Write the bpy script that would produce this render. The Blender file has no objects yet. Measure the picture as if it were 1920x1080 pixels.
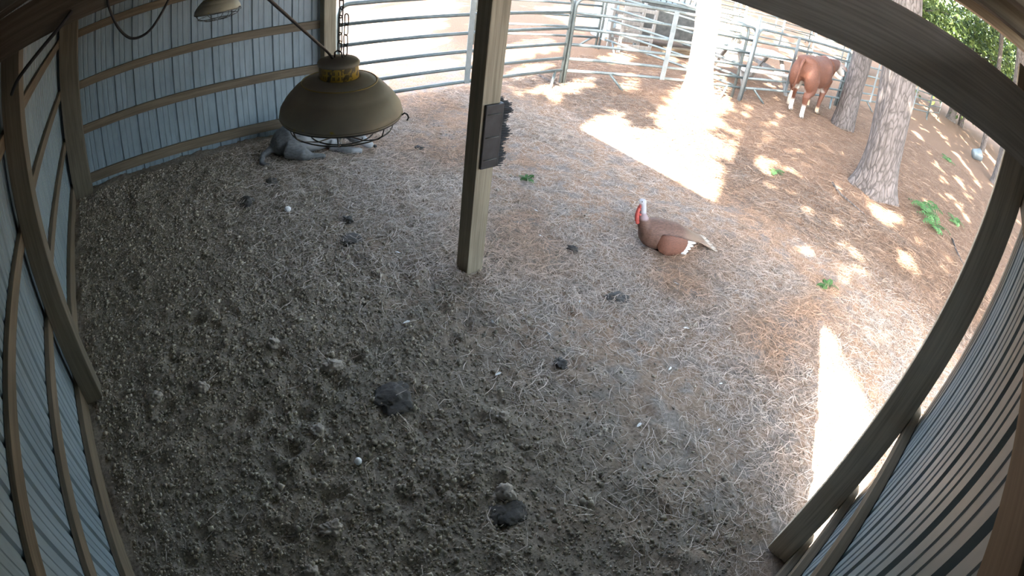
import bpy, bmesh, math, random
import numpy as np
from mathutils import Matrix, Vector

SC = bpy.context.scene
COL = SC.collection
RNG = np.random.default_rng(11)
random.seed(5)

# ------------------------------------------------------------------ camera
# world: X = right along the back wall, Y = depth along the left wall, Z = up
CAM_H = 2.5
cd = bpy.data.cameras.new('camera')
cam = bpy.data.objects.new('camera', cd)
COL.objects.link(cam)
R = Matrix(((0.77786265, 0.30703187, -0.54832576), (-0.61785688, 0.5330522, -0.57802095), (0.1148154, 0.78840775, 0.60434315)))
cam.matrix_world = Matrix.Translation((0, 0, CAM_H)) @ R.to_4x4()
cd.type = 'PANO'
cd.panorama_type = 'FISHEYE_LENS_POLYNOMIAL'
cd.sensor_width = 36.0
cd.sensor_fit = 'HORIZONTAL'
cd.fisheye_fov = math.radians(175)
cd.fisheye_polynomial_k0 = 0.0
cd.fisheye_polynomial_k1 = -0.0504698532
cd.fisheye_polynomial_k2 = -0.00051984566
cd.fisheye_polynomial_k3 = 9.651233885e-05
cd.fisheye_polynomial_k4 = -4.281931593e-06
cd.clip_start = 0.01
cd.clip_end = 500
SC.camera = cam

# ------------------------------------------------------------------ light
SUN_H = np.array([0.907, 0.421])          # horizontal direction the sunlight travels
SUN_TAN = 1.0                             # tangent of the sun's elevation
world = bpy.data.worlds.new('world')
SC.world = world
world.use_nodes = True
wn = world.node_tree
bg = wn.nodes['Background']
sky = wn.nodes.new('ShaderNodeTexSky')
sky.sky_type = 'NISHITA'
sky.sun_disc = False
sky.sun_elevation = math.atan(SUN_TAN)
sky.sun_rotation = math.atan2(-SUN_H[0], -SUN_H[1])
sky.air_density = 1.0
sky.dust_density = 3.0
hs = wn.nodes.new('ShaderNodeHueSaturation')
hs.inputs['Saturation'].default_value = 0.78
wn.links.new(sky.outputs[0], hs.inputs['Color'])
wn.links.new(hs.outputs[0], bg.inputs[0])
bg.inputs[1].default_value = 1.5
sl = bpy.data.lights.new('sun', 'SUN')
sl.energy = 36.0
sl.angle = math.radians(0.55)
sl.color = (1.0, 0.93, 0.82)
sun = bpy.data.objects.new('sun', sl)
COL.objects.link(sun)
sdir = Vector((SUN_H[0], SUN_H[1], -SUN_TAN)).normalized()
sun.rotation_euler = sdir.to_track_quat('-Z', 'Y').to_euler()
sun.location = (-8, -4, 12)
SC.view_settings.view_transform = 'Standard'
SC.view_settings.look = 'None'
SC.view_settings.exposure = 1.32
SC.view_settings.gamma = 1.0
SC.view_settings.use_curve_mapping = False
SC.cycles.use_denoising = True


# ------------------------------------------------------------------ helpers
def put(o, label=None, cat=None, group=None, kind=None):
    if label: o['label'] = label
    if cat: o['category'] = cat
    if group: o['group'] = group
    if kind: o['kind'] = kind
    return o


def empty(name, loc=(0, 0, 0), rz=0.0, **k):
    o = bpy.data.objects.new(name, None)
    COL.objects.link(o)
    o.location = loc
    o.rotation_euler = (0, 0, rz)
    o.empty_display_size = 0.05
    return put(o, **k)


def link(name, me, parent=None):
    o = bpy.data.objects.new(name, me)
    COL.objects.link(o)
    if parent is not None:
        o.parent = parent
    return o


def np_mesh(name, v, f, mat=None, smooth=False):
    v = np.asarray(v, np.float32); f = np.asarray(f, np.int32)
    me = bpy.data.meshes.new(name)
    me.vertices.add(len(v)); me.vertices.foreach_set('co', v.ravel())
    k = f.shape[1]
    me.loops.add(f.size); me.loops.foreach_set('vertex_index', f.ravel())
    me.polygons.add(len(f))
    me.polygons.foreach_set('loop_start', np.arange(0, f.size, k, dtype=np.int32))
    me.polygons.foreach_set('loop_total', np.full(len(f), k, np.int32))
    if smooth: me.polygons.foreach_set('use_smooth', np.ones(len(f), bool))
    me.update(calc_edges=True)
    if mat: me.materials.append(mat)
    return me


def paint(me, cols_per_vert):
    a = me.color_attributes.new('Tint', 'FLOAT_COLOR', 'POINT')
    c = np.ones((len(me.vertices), 4), np.float32); c[:, :3] = cols_per_vert
    a.data.foreach_set('color', c.ravel())


class MB:
    def __init__(self):
        self.v = []; self.f = []

    def add(self, vs, fs):
        n = len(self.v)
        self.v += [tuple(map(float, p)) for p in vs]
        self.f += [tuple(i + n for i in q) for q in fs]
        return self

    def box(self, lo, hi, M=None):
        vs = [(x, y, z) for z in (lo[2], hi[2]) for y in (lo[1], hi[1]) for x in (lo[0], hi[0])]
        if M is not None: vs = [M @ Vector(p) for p in vs]
        return self.add(vs, [(0, 2, 3, 1), (4, 5, 7, 6), (0, 1, 5, 4), (2, 6, 7, 3), (0, 4, 6, 2), (1, 3, 7, 5)])

    def beam(self, a, b, w, h, up=(0, 0, 1)):
        a = Vector(a); b = Vector(b); d = (b - a).normalized(); up = Vector(up)
        s = d.cross(up).normalized(); u = s.cross(d).normalized()
        L = (b - a).length
        M = Matrix.Translation(a) @ Matrix((d, s, u)).transposed().to_4x4()
        return self.box((0, -w / 2, -h / 2), (L, w / 2, h / 2), M)

    def tube(self, pts, r, n=8, cap=True, sq=1.0):
        P = [Vector(p) for p in pts]; m = len(P)
        rs = [r] * m if isinstance(r, (int, float)) else list(r)
        vs = []; fs = []
        ref = None
        for i, p in enumerate(P):
            t = (P[min(i + 1, m - 1)] - P[max(i - 1, 0)])
            t = t.normalized() if t.length > 1e-9 else Vector((0, 0, 1))
            if ref is None:
                ref = Vector((0, 0, 1)) if abs(t.z) < .9 else Vector((1, 0, 0))
            s = t.cross(ref).normalized(); u = s.cross(t).normalized(); ref = u
            for k in range(n):
                a = 2 * math.pi * k / n
                vs.append(p + (s * math.cos(a) + u * math.sin(a) * sq) * rs[i])
        for i in range(m - 1):
            for k in range(n):
                a = i * n + k; b = i * n + (k + 1) % n
                fs.append((a, b, b + n, a + n))
        if cap:
            fs.append(tuple(range(n))[::-1]); fs.append(tuple((m - 1) * n + k for k in range(n)))
        return self.add(vs, fs)

    def lathe(self, prof, n=32, c=(0, 0, 0), cap=True):
        vs = []; fs = []; m = len(prof)
        for r, z in prof:
            for k in range(n):
                a = 2 * math.pi * k / n
                vs.append((c[0] + r * math.cos(a), c[1] + r * math.sin(a), c[2] + z))
        for i in range(m - 1):
            for k in range(n):
                a = i * n + k; b = i * n + (k + 1) % n
                fs.append((a, b, b + n, a + n))
        if cap:
            fs.append(tuple(range(n))[::-1]); fs.append(tuple((m - 1) * n + k for k in range(n)))
        return self.add(vs, fs)

    def blob(self, c, r, M=None, nu=16, nv=10):
        vs = []; fs = []
        c = Vector(c)
        for j in range(nv + 1):
            ph = math.pi * j / nv
            for i in range(nu):
                th = 2 * math.pi * i / nu
                p = Vector((r[0] * math.sin(ph) * math.cos(th), r[1] * math.sin(ph) * math.sin(th), r[2] * math.cos(ph)))
                if M is not None: p = M @ p
                vs.append(c + p)
        for j in range(nv):
            for i in range(nu):
                a = j * nu + i; b = j * nu + (i + 1) % nu
                fs.append((a, a + nu, b + nu, b))
        return self.add(vs, fs)

    def mesh(self, name, mat, smooth=False):
        me = bpy.data.meshes.new(name)
        me.from_pydata(self.v, [], self.f)
        if smooth: me.polygons.foreach_set('use_smooth', [True] * len(me.polygons))
        me.update()
        if mat: me.materials.append(mat)
        return me

    def build(self, name, mat, parent=None, smooth=False, bevel=0.0):
        o = link(name, self.mesh(name, mat, smooth), parent)
        if bevel:
            b = o.modifiers.new('bevel', 'BEVEL'); b.width = bevel; b.segments = 2; b.limit_method = 'ANGLE'
        return o


def remeshed(mb, voxel, smooth_it=6):
    """one continuous surface from overlapping closed shapes"""
    me = mb.mesh('tmp', None)
    o = bpy.data.objects.new('tmp', me); COL.objects.link(o)
    m = o.modifiers.new('r', 'REMESH'); m.mode = 'VOXEL'; m.voxel_size = voxel; m.use_smooth_shade = True
    s = o.modifiers.new('s', 'SMOOTH'); s.iterations = smooth_it; s.factor = 0.5
    dg = bpy.context.evaluated_depsgraph_get(); dg.update()
    out = bpy.data.meshes.new_from_object(o.evaluated_get(dg))
    bpy.data.objects.remove(o); bpy.data.meshes.remove(me)
    out.polygons.foreach_set('use_smooth', [True] * len(out.polygons))
    return out


# value noise ---------------------------------------------------------------
_T = np.random.default_rng(3).random((256, 256)).astype(np.float64)
def vnoise(x, y):
    xi = np.floor(x).astype(int); yi = np.floor(y).astype(int)
    fx = x - xi; fy = y - yi
    fx = fx * fx * (3 - 2 * fx); fy = fy * fy * (3 - 2 * fy)
    a = _T[xi % 256, yi % 256]; b = _T[(xi + 1) % 256, yi % 256]
    c = _T[xi % 256, (yi + 1) % 256]; d = _T[(xi + 1) % 256, (yi + 1) % 256]
    return (a * (1 - fx) + b * fx) * (1 - fy) + (c * (1 - fx) + d * fx) * fy
def fbm(x, y, o=4):
    s = 0; a = .5
    for i in range(o):
        s = s + a * vnoise(x * 2 ** i + 17.3 * i, y * 2 ** i + 5.1 * i); a *= .5
    return s


def smooth01(t):
    t = np.clip(t, 0, 1); return t * t * (3 - 2 * t)


# materials -----------------------------------------------------------------
def nodes(name):
    m = bpy.data.materials.new(name); m.use_nodes = True
    nt = m.node_tree; b = nt.nodes['Principled BSDF']
    return m, nt, b


def N(nt, t, **k):
    n = nt.nodes.new(t)
    for a, v in k.items(): setattr(n, a, v)
    return n


def coords(nt, scale=(1, 1, 1), src='Object'):
    tc = N(nt, 'ShaderNodeTexCoord'); mp = N(nt, 'ShaderNodeMapping')
    mp.inputs['Scale'].default_value = scale
    nt.links.new(tc.outputs[src], mp.inputs['Vector'])
    return mp.outputs[0]


def noise(nt, vec, scale, detail=4, rough=.55):
    n = N(nt, 'ShaderNodeTexNoise'); n.inputs['Scale'].default_value = scale
    n.inputs['Detail'].default_value = detail; n.inputs['Roughness'].default_value = rough
    if vec is not None: nt.links.new(vec, n.inputs['Vector'])
    return n.outputs['Fac']


def ramp(nt, fac, stops):
    r = N(nt, 'ShaderNodeValToRGB'); e = r.color_ramp.elements
    while len(e) < len(stops): e.new(.5)
    for i, (p, c) in enumerate(stops):
        e[i].position = p; e[i].color = (*c, 1) if len(c) == 3 else c
    nt.links.new(fac, r.inputs[0]); return r.outputs[0]


def mixc(nt, fac, a, b, mode='MIX'):
    m = N(nt, 'ShaderNodeMix', data_type='RGBA', blend_type=mode)
    for s, v in ((0, fac), (6, a), (7, b)):
        if hasattr(v, 'is_output'): nt.links.new(v, m.inputs[s])
        elif s == 0: m.inputs[0].default_value = v
        else: m.inputs[s].default_value = (*v, 1)
    return m.outputs[2]


def bump(nt, b, h, strength=.3, dist=.01):
    n = N(nt, 'ShaderNodeBump'); n.inputs['Strength'].default_value = strength; n.inputs['Distance'].default_value = dist
    nt.links.new(h, n.inputs['Height']); nt.links.new(n.outputs[0], b.inputs['Normal'])


def mat_mottled(name, c1, c2, scale=4, rough=.8, stretch=(1, 1, 1), bmp=.2, bdist=.004, metal=0.0, fine=30, src='Object'):
    m, nt, b = nodes(name)
    v = coords(nt, stretch, src)
    f = noise(nt, v, scale, 6)
    c = ramp(nt, f, [(.3, c1), (.7, c2)])
    g = noise(nt, v, fine, 3)
    c = mixc(nt, .25, c, ramp(nt, g, [(.3, (.25, .25, .25)), (.7, (1, 1, 1))]), 'MULTIPLY')
    nt.links.new(c, b.inputs['Base Color'])
    b.inputs['Roughness'].default_value = rough; b.inputs['Metallic'].default_value = metal
    if bmp: bump(nt, b, g, bmp, bdist)
    return m


def mat_wood(name, c1, c2, axis, rough=.75, knots=True):
    m, nt, b = nodes(name)
    st = [14, 14, 14]; st[axis] = .9
    v = coords(nt, tuple(st))
    f = noise(nt, v, 2.2, 6, .6)
    c = ramp(nt, f, [(.28, c1), (.72, c2)])
    st2 = [60, 60, 60]; st2[axis] = 1.5
    g = noise(nt, coords(nt, tuple(st2)), 1.5, 3)
    c = mixc(nt, .45, c, ramp(nt, g, [(.35, (.45, .42, .4)), (.6, (1, 1, 1))]), 'MULTIPLY')
    big = noise(nt, coords(nt), 1.7, 3)
    c = mixc(nt, .35, c, ramp(nt, big, [(.35, (.5, .5, .5)), (.65, (1, 1, 1))]), 'MULTIPLY')
    nt.links.new(c, b.inputs['Base Color']); b.inputs['Roughness'].default_value = rough
    bump(nt, b, g, .35, .003)
    return m


def mat_tint(name, rough=.8, trans=0.0):
    m, nt, b = nodes(name)
    a = N(nt, 'ShaderNodeAttribute', attribute_name='Tint')
    nt.links.new(a.outputs['Color'], b.inputs['Base Color'])
    b.inputs['Roughness'].default_value = rough
    return m


M = {}
WOOD1, WOOD2 = (0.098, 0.074, 0.046), (0.188, 0.146, 0.098)
M['wood_x'] = mat_wood('treated_wood_x', WOOD1, WOOD2, 0)
M['wood_y'] = mat_wood('treated_wood_y', WOOD1, WOOD2, 1)
M['wood_z'] = mat_wood('treated_wood_z', (.21, .175, .12), (.335, .29, .21), 2)
M['dark_x'] = mat_wood('dark_wood_x', (.075, .066, .052), (.15, .13, .10), 0)
M['dark_y'] = mat_wood('dark_wood_y', (.64, .58, .50), (.76, .70, .62), 1)
M['brownpost'] = mat_wood('brown_wood_z', (.50, .42, .32), (.66, .57, .45), 2)
M['darkpost'] = mat_wood('dark_post_wood', (0.091, 0.077, 0.052), (0.161, 0.136, 0.098), 2)
M['purlin_wood'] = mat_wood('purlin_wood', (.15, .115, .08), (.25, .20, .145), 1)
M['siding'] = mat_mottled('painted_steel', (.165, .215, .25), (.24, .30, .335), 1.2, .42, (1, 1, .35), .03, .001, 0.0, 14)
M['roof_steel'] = mat_mottled('roof_steel', (.30, .31, .32), (.42, .43, .44), 1.2, .5, (1, 1, 1), .03, .001)
M['galv'] = mat_mottled('panel_steel', (0.093, 0.118, 0.121), (0.167, 0.198, 0.198), 6, .45, (1, 1, 1), .05, .002, 0.35, 60)
M['galvpale'] = mat_mottled('brace_steel', (0.156, 0.189, 0.202), (0.234, 0.267, 0.280), 6, .45, (1, 1, 1), .05, .002, 0.3, 60)
M['darksteel'] = mat_mottled('dark_steel', (.05, .055, .055), (.12, .125, .12), 8, .5, (1, 1, 1), .05, .002, 0.4, 60)
M['black_rubber'] = mat_mottled('black_rubber', (.012, .012, .014), (.03, .03, .034), 12, .6)
M['white_paint'] = mat_mottled('weathered_white_paint', (0.413, 0.398, 0.375), (0.600, 0.585, 0.562), 5, .7)
M['grey_wood'] = mat_wood('weathered_grey_wood', (0.180, 0.174, 0.162), (0.312, 0.300, 0.282), 2)


# ------------------------------------------------------------------ ground
DENTS = []   # (x, y, radius, depth)
drng = np.random.default_rng(21)
for i in range(170):
    DENTS.append((drng.uniform(-.7, 3.4), drng.uniform(.2, 5.8), drng.uniform(.025, .06), drng.uniform(.006, .022)))


for q in [(.95, 2.33), (.55, 2.6), (.5, 2.05), (.33, 1.88), (.4, 1.72), (.1, 1.42), (1.0, 1.2), (.76, 2.18), (1.35, 1.5), (1.72, 2.2), (.15, 3.2), (-.25, 2.5), (-.45, 1.5), (1.15, 1.13), (.2, 2.2), (-.1, 2.9), (.7, 1.3)]:
    DENTS.append((q[0], q[1], .05, .027))


def ground_z(x, y):
    x = np.asarray(x, float); y = np.asarray(y, float)
    near = smooth01((9 - np.hypot(x - 2, y - 2.5)) / 3)
    inside = smooth01((3.4 - x) / 1.6) * near
    z = .05 * (fbm(x * .35, y * .35, 3) - .45) + .02 * (fbm(x * 1.7 + 9, y * 1.7, 3) - .45)
    z = z + near * (.016 * (fbm(x * 6, y * 6, 3) - .45)) + inside * (.05 * np.maximum(fbm(x * 4.2 + 40, y * 4.2 + 3, 4) - .5, 0) * 2 + .02 * (fbm(x * 16, y * 16, 3) - .45) + .012 * (vnoise(x * 42, y * 42) - .5))
    for (dx, dy, r, d) in DENTS:
        q = ((x - dx) ** 2 + (y - dy) ** 2) / (r * r)
        z = z - d * np.exp(-q) + .35 * d * np.exp(-((np.sqrt(q) - 1.7) ** 2) * 3)
    # keep the sills and the far field flat
    return z


def axis(segs):
    out = [segs[0][0]]
    for a, b, s in segs:
        n = max(1, int(round((b - a) / s)))
        out += list(np.linspace(a, b, n + 1)[1:])
    return np.array(out)


def mat_ground():
    m, nt, b = nodes('soil_and_needle_litter')
    geo = N(nt, 'ShaderNodeNewGeometry')
    v = geo.outputs['Position']
    sep = N(nt, 'ShaderNodeSeparateXYZ'); nt.links.new(v, sep.inputs[0])
    big = noise(nt, v, .9, 4); med = noise(nt, v, 5, 5); fine = noise(nt, v, 45, 4, .7); vf = noise(nt, v, 190, 3, .7)
    # boundary between trampled manure soil under the roof and litter outside
    a1 = N(nt, 'ShaderNodeMath', operation='MULTIPLY_ADD'); nt.links.new(big, a1.inputs[0]); a1.inputs[1].default_value = 2.6
    nt.links.new(sep.outputs[0], a1.inputs[2])
    edge = ramp(nt, a1.outputs[0], [(0, (0, 0, 0)), (1, (1, 1, 1))])
    mr = N(nt, 'ShaderNodeMapRange'); nt.links.new(a1.outputs[0], mr.inputs[0])
    mr.inputs[1].default_value = 2.4; mr.inputs[2].default_value = 5.0
    soil = ramp(nt, fine, [(.3, (.115, .10, .08)), (.5, (.235, .204, .165)), (.72, (.37, .325, .265))])
    grey = ramp(nt, fine, [(.3, (.25, .22, .195)), (.7, (.42, .375, .34))])
    litter = ramp(nt, fine, [(.28, (.27, .165, .105)), (.5, (.46, .31, .21)), (.72, (.62, .46, .34))])
    dimmed_litter = mixc(nt, 1.0, litter, (.46, .43, .42), 'MULTIPLY')  # yard litter darkened in colour to stand in for weaker light there
    bare = ramp(nt, med, [(.46, (0, 0, 0)), (.6, (1, 1, 1))])
    lit2 = mixc(nt, bare, litter, grey)
    # bare sandy soil shows mostly within a few metres of the shelter
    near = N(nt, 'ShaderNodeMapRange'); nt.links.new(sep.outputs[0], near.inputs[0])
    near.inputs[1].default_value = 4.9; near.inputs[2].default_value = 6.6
    lit2 = mixc(nt, 1.0, lit2, (.78, .76, .76), 'MULTIPLY')  # shadow between the needles put into the colour of the near litter
    lit3 = mixc(nt, near.outputs[0], lit2, dimmed_litter)
    c = mixc(nt, mr.outputs[0], soil, lit3)
    c = mixc(nt, .5, c, ramp(nt, vf, [(.3, (.45, .42, .40)), (.7, (1.0, 1.0, 1.0))]), 'MULTIPLY')
    nt.links.new(c, b.inputs['Base Color']); b.inputs['Roughness'].default_value = .95
    b.inputs['Specular IOR Level'].default_value = .15
    bump(nt, b, fine, .6, .012)
    return m


M['ground'] = mat_ground()
gx = axis([(-60, -8, 6), (-8, -1, .5), (-1, 5.5, .026), (5.5, 9, .06), (9, 14, .15), (14, 30, .8), (30, 140, 6)])
gy = axis([(-60, -8, 6), (-8, -1.5, .5), (-1.5, -.3, .06), (-.3, 6.2, .026), (6.2, 9, .1), (9, 20, .6), (20, 140, 6)])
GX, GY = np.meshgrid(gx, gy, indexing='ij')
GZ = ground_z(GX, GY)
nx, ny = len(gx), len(gy)
idx = np.arange(nx * ny).reshape(nx, ny)
gf = np.stack([idx[:-1, :-1].ravel(), idx[1:, :-1].ravel(), idx[1:, 1:].ravel(), idx[:-1, 1:].ravel()], 1)
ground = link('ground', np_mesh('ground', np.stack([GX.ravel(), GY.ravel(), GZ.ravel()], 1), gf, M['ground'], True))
put(ground, 'trampled dark soil under the roof turning to sandy pine litter outside', 'ground', kind='structure')


_ground_exact = ground_z
def ground_z(x, y):
    """height of the built ground mesh"""
    x = np.asarray(x, float); y = np.asarray(y, float)
    i = np.clip(np.searchsorted(gx, x) - 1, 0, nx - 2); j = np.clip(np.searchsorted(gy, y) - 1, 0, ny - 2)
    fx = (x - gx[i]) / (gx[i + 1] - gx[i]); fy = (y - gy[j]) / (gy[j + 1] - gy[j])
    return (GZ[i, j] * (1 - fx) + GZ[i + 1, j] * fx) * (1 - fy) + (GZ[i, j + 1] * (1 - fx) + GZ[i + 1, j + 1] * fx) * fy


def gz(x, y): return float(ground_z(np.array([x]), np.array([y]))[0])


# ------------------------------------------------------------------ shed walls
def sheet(name, p0, along, out, width, z0, z1, parent):
    """one corrugated steel sheet: 9 inch ribs recessed away from the room, small ribs between"""
    p0 = Vector(p0); a = Vector(along); o = Vector(out)
    prof = []
    k = int(round(width / .229)); pit = width / k
    for i in range(k):
        s = i * pit
        prof += [(s, 0), (s + .008, .018), (s + .034, .018), (s + .046, 0)]
        for t in (.105, .165):
            prof += [(s + t - .010, 0), (s + t - .005, .0045), (s + t + .005, .0045), (s + t + .010, 0)]
    prof.append((width + .006, 0))
    n = len(prof); vs = []
    for z in (z0, z1):
        for th in (0, .0012):
            for s, d in prof:
                vs.append(p0 + a * s + o * (d + th) + Vector((0, 0, z)))
    fs = []
    for i in range(n - 1):
        fs.append((i, i + 1, 2 * n + i + 1, 2 * n + i))
        fs.append((n + i, 3 * n + i, 3 * n + i + 1, n + i + 1))
        fs.append((i, n + i, n + i + 1, i + 1))
    fs += [(0, 2 * n, 3 * n, n), (n - 1, 2 * n - 1, 4 * n - 1, 3 * n - 1)]
    return MB().add(vs, fs).build(name, M['siding'], parent)


def roof_z(x): return 2.80 + .05 * (x - 2.3)


YE0, YE1 = -.27, 6.02          # the two end walls (inner face of the steel)
XL = -.842                      # the steel of the long wall
wl = put(empty('wall_left', (XL, 0, 0)), 'long white corrugated steel wall with three rows of wooden rails', 'wall', kind='structure')
y = YE0
while y < YE1 - .05:
    w = min(.916, YE1 - y)
    w = max(1, round(w / .229)) * .229
    sheet('siding_sheet', (0, y, 0), (0, 1, 0), (-1, 0, 0), w, -.03, roof_z(XL) + .08, wl); y += w
for z0, z1 in ((1.185, 1.275), (.615, .705), (1.76, 1.85), (2.28, 2.37)):
    MB().box((.004, YE0, z0), (.042, YE1 - .05, z1)).build('girt', M['wood_y'], wl, bevel=.003)
MB().box((.004, YE0, -.05), (.046, YE1 - .05, .16)).build('skirt_board', M['wood_y'], wl, bevel=.003)

wb = put(empty('wall_back', (0, YE1, 0)), 'white corrugated steel end wall behind the lamps with brown rails', 'wall', kind='structure')
x = XL
while x < 2.15:
    w = min(.916, 2.22 - x); w = max(1, round(w / .229)) * .229
    sheet('siding_sheet', (x, 0, 0), (1, 0, 0), (0, 1, 0), w, -.03, roof_z(x) + .08, wb); x += w
for z0, z1 in ((1.17, 1.26), (.655, .75), (.075, .185), (1.76, 1.85), (2.28, 2.37)):
    MB().box((XL + .04, -.042, z0), (2.34, -.004, z1)).build('girt', M['wood_x'], wb, bevel=.003)

wr = put(empty('wall_right', (0, YE0, 0)), 'near corrugated steel end wall seen along its ribs beside the camera', 'wall', kind='structure')
x = XL
while x < 2.1:
    w = min(.916, 2.16 - x); w = max(1, round(w / .229)) * .229
    sheet('siding_sheet', (x, 0, 0), (1, 0, 0), (0, -1, 0), w, -.03, roof_z(x) + .08, wr); x += w
for z0, z1 in ((.02, .16), (.53, .62), (1.09, 1.18), (2.19, 2.28)):
    MB().box((XL + .04, .004, z0), (2.2, .044, z1)).build('girt', M['wood_x'], wr, bevel=.003)

# roof: rafters, purlins and sheets
ceil = put(empty('ceiling', (0, 0, 0)), 'low corrugated steel roof on wooden rafters over the shelter', 'roof', kind='structure')
y = YE0 - .04
while y < YE1 + .0:
    w = .916
    n = 13; vs = []; fs = []
    prof = []
    for i in range(4):
        s = i * .229; prof += [(s, 0), (s + .008, .018), (s + .034, .018), (s + .046, 0)]
    prof.append((w + .006, 0)); n = len(prof)
    for xx in (XL - .25, 2.52):
        for th in (0, .0012):
            for s, d in prof: vs.append((xx, y + s, roof_z(xx) + d + th + .09))
    for i in range(n - 1):
        fs += [(i, i + 1, 2 * n + i + 1, 2 * n + i), (n + i, 3 * n + i, 3 * n + i + 1, n + i + 1), (i, n + i, n + i + 1, i + 1), (2 * n + i, 2 * n + i + 1, 3 * n + i + 1, 3 * n + i)]
    MB().add(vs, fs).build('roof_sheet', M['roof_steel'], ceil); y += w
for px in (-.85, -.2, .45, 1.1, 1.75, 2.40):
    MB().box((px, YE0 - .03, roof_z(px)), (px + .09, YE1 + .2, roof_z(px) + .085)).build('purlin', M['purlin_wood'], ceil, bevel=.003)
for py in (-.2, 1.25, 2.62, 4.2, 5.85):
    a = (-.95, py, roof_z(-.95) - .075); b2 = (2.48, py, roof_z(2.48) - .075)
    MB().beam(a, b2, .04, .14).build('rafter', M['dark_x'], ceil, bevel=.003)


def post(lo, hi, mat, label, bev=.006):
    o = MB().box((lo[0], lo[1], -.3), (hi[0], hi[1], hi[2])).build('support_post', M[mat], None, bevel=bev)
    put(o, label, 'post'); return o


post((2.055, 2.675), (2.20, 2.82, 2.70), 'wood_z', 'square wooden post in the middle of the opening carrying the black scratching brush')
post((2.06, -.225), (2.20, -.083, 2.70), 'brownpost', 'brown square post at the near end of the opening beside the steel wall')
post((-.80, 2.80), (-.66, 2.94, 2.5), 'darkpost', 'square wooden post standing halfway along the long steel wall')
post((-.80, 5.83), (-.56, 5.975, 2.55), 'darkpost', 'thick dark wooden post in the far corner of the shelter')
post((2.25, 5.84), (2.39, 5.975, 2.70), 'wood_z', 'pale wooden post at the far end of the opening by the pipe fence')
hb = MB().box((2.012, YE0 - .02, 2.338), (2.056, YE1 + .2, 2.60)).build('header_beam', M['dark_y'], None, bevel=.004)
put(hb, 'wide dark wooden header beam running over the open side of the shelter', 'beam')
tb = MB().box((-.84, 2.752, 2.255), (2.01, 2.796, 2.50)).build('tie_beam', M['dark_x'], None, bevel=.004)
put(tb, 'dark wooden cross beam above the post of the long wall', 'beam')

# ------------------------------------------------------------------ pine trees
def mat_bark(name, dark, light):
    m, nt, b = nodes(name)
    v = coords(nt, (1, 1, .28))
    vo = N(nt, 'ShaderNodeTexVoronoi', feature='DISTANCE_TO_EDGE'); vo.inputs['Scale'].default_value = 17
    n0 = N(nt, 'ShaderNodeTexNoise'); n0.inputs['Scale'].default_value = 7; nt.links.new(v, n0.inputs['Vector'])
    w = N(nt, 'ShaderNodeMix', data_type='VECTOR'); w.inputs[0].default_value = .12
    nt.links.new(v, w.inputs[4]); nt.links.new(n0.outputs['Color'], w.inputs[5]); nt.links.new(w.outputs[1], vo.inputs['Vector'])
    f = noise(nt, v, 22, 5, .65)
    plates = ramp(nt, vo.outputs['Distance'], [(.0, (.35, .33, .31)), (.16, (1, 1, 1))])
    c = ramp(nt, f, [(.3, dark), (.7, light)])
    c = mixc(nt, .85, c, plates, 'MULTIPLY')
    nt.links.new(c, b.inputs['Base Color']); b.inputs['Roughness'].default_value = .9
    mm = N(nt, 'ShaderNodeMath', operation='MULTIPLY_ADD'); nt.links.new(vo.outputs['Distance'], mm.inputs[0]); mm.inputs[1].default_value = 2.5
    nt.links.new(f, mm.inputs[2])
    bump(nt, b, mm.outputs[0], .8, .02)
    return m


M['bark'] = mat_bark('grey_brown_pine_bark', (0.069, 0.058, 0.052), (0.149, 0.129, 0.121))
M['bark_sunlit'] = mat_bark('sunlit_pine_bark', (.34, .27, .21), (.62, .52, .43))  # lighter copy of the bark, sunlight put into the trunk colour


def mat_leaf(name, c1, c2):
    m, nt, b = nodes(name)
    a = N(nt, 'ShaderNodeAttribute', attribute_name='Tint')
    nt.links.new(mixc(nt, a.outputs['Fac'], c1, c2), b.inputs['Base Color'])
    b.inputs['Roughness'].default_value = .6
    tr = N(nt, 'ShaderNodeBsdfTranslucent'); nt.links.new(mixc(nt, a.outputs['Fac'], c1, c2), tr.inputs[0])
    mx = N(nt, 'ShaderNodeMixShader'); mx.inputs[0].default_value = .35
    out = nt.nodes['Material Output']
    nt.links.new(b.outputs[0], mx.inputs[1]); nt.links.new(tr.outputs[0], mx.inputs[2]); nt.links.new(mx.outputs[0], out.inputs[0])
    return m


M['needles'] = mat_leaf('pine_needles', (.03, .06, .018), (.10, .16, .05))
M['leaves'] = mat_leaf('broad_leaves', (0.015, 0.038, 0.013), (0.140, 0.196, 0.049))
M['fern'] = mat_leaf('fern_green', (0.035, 0.112, 0.035), (0.112, 0.238, 0.084))


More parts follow.
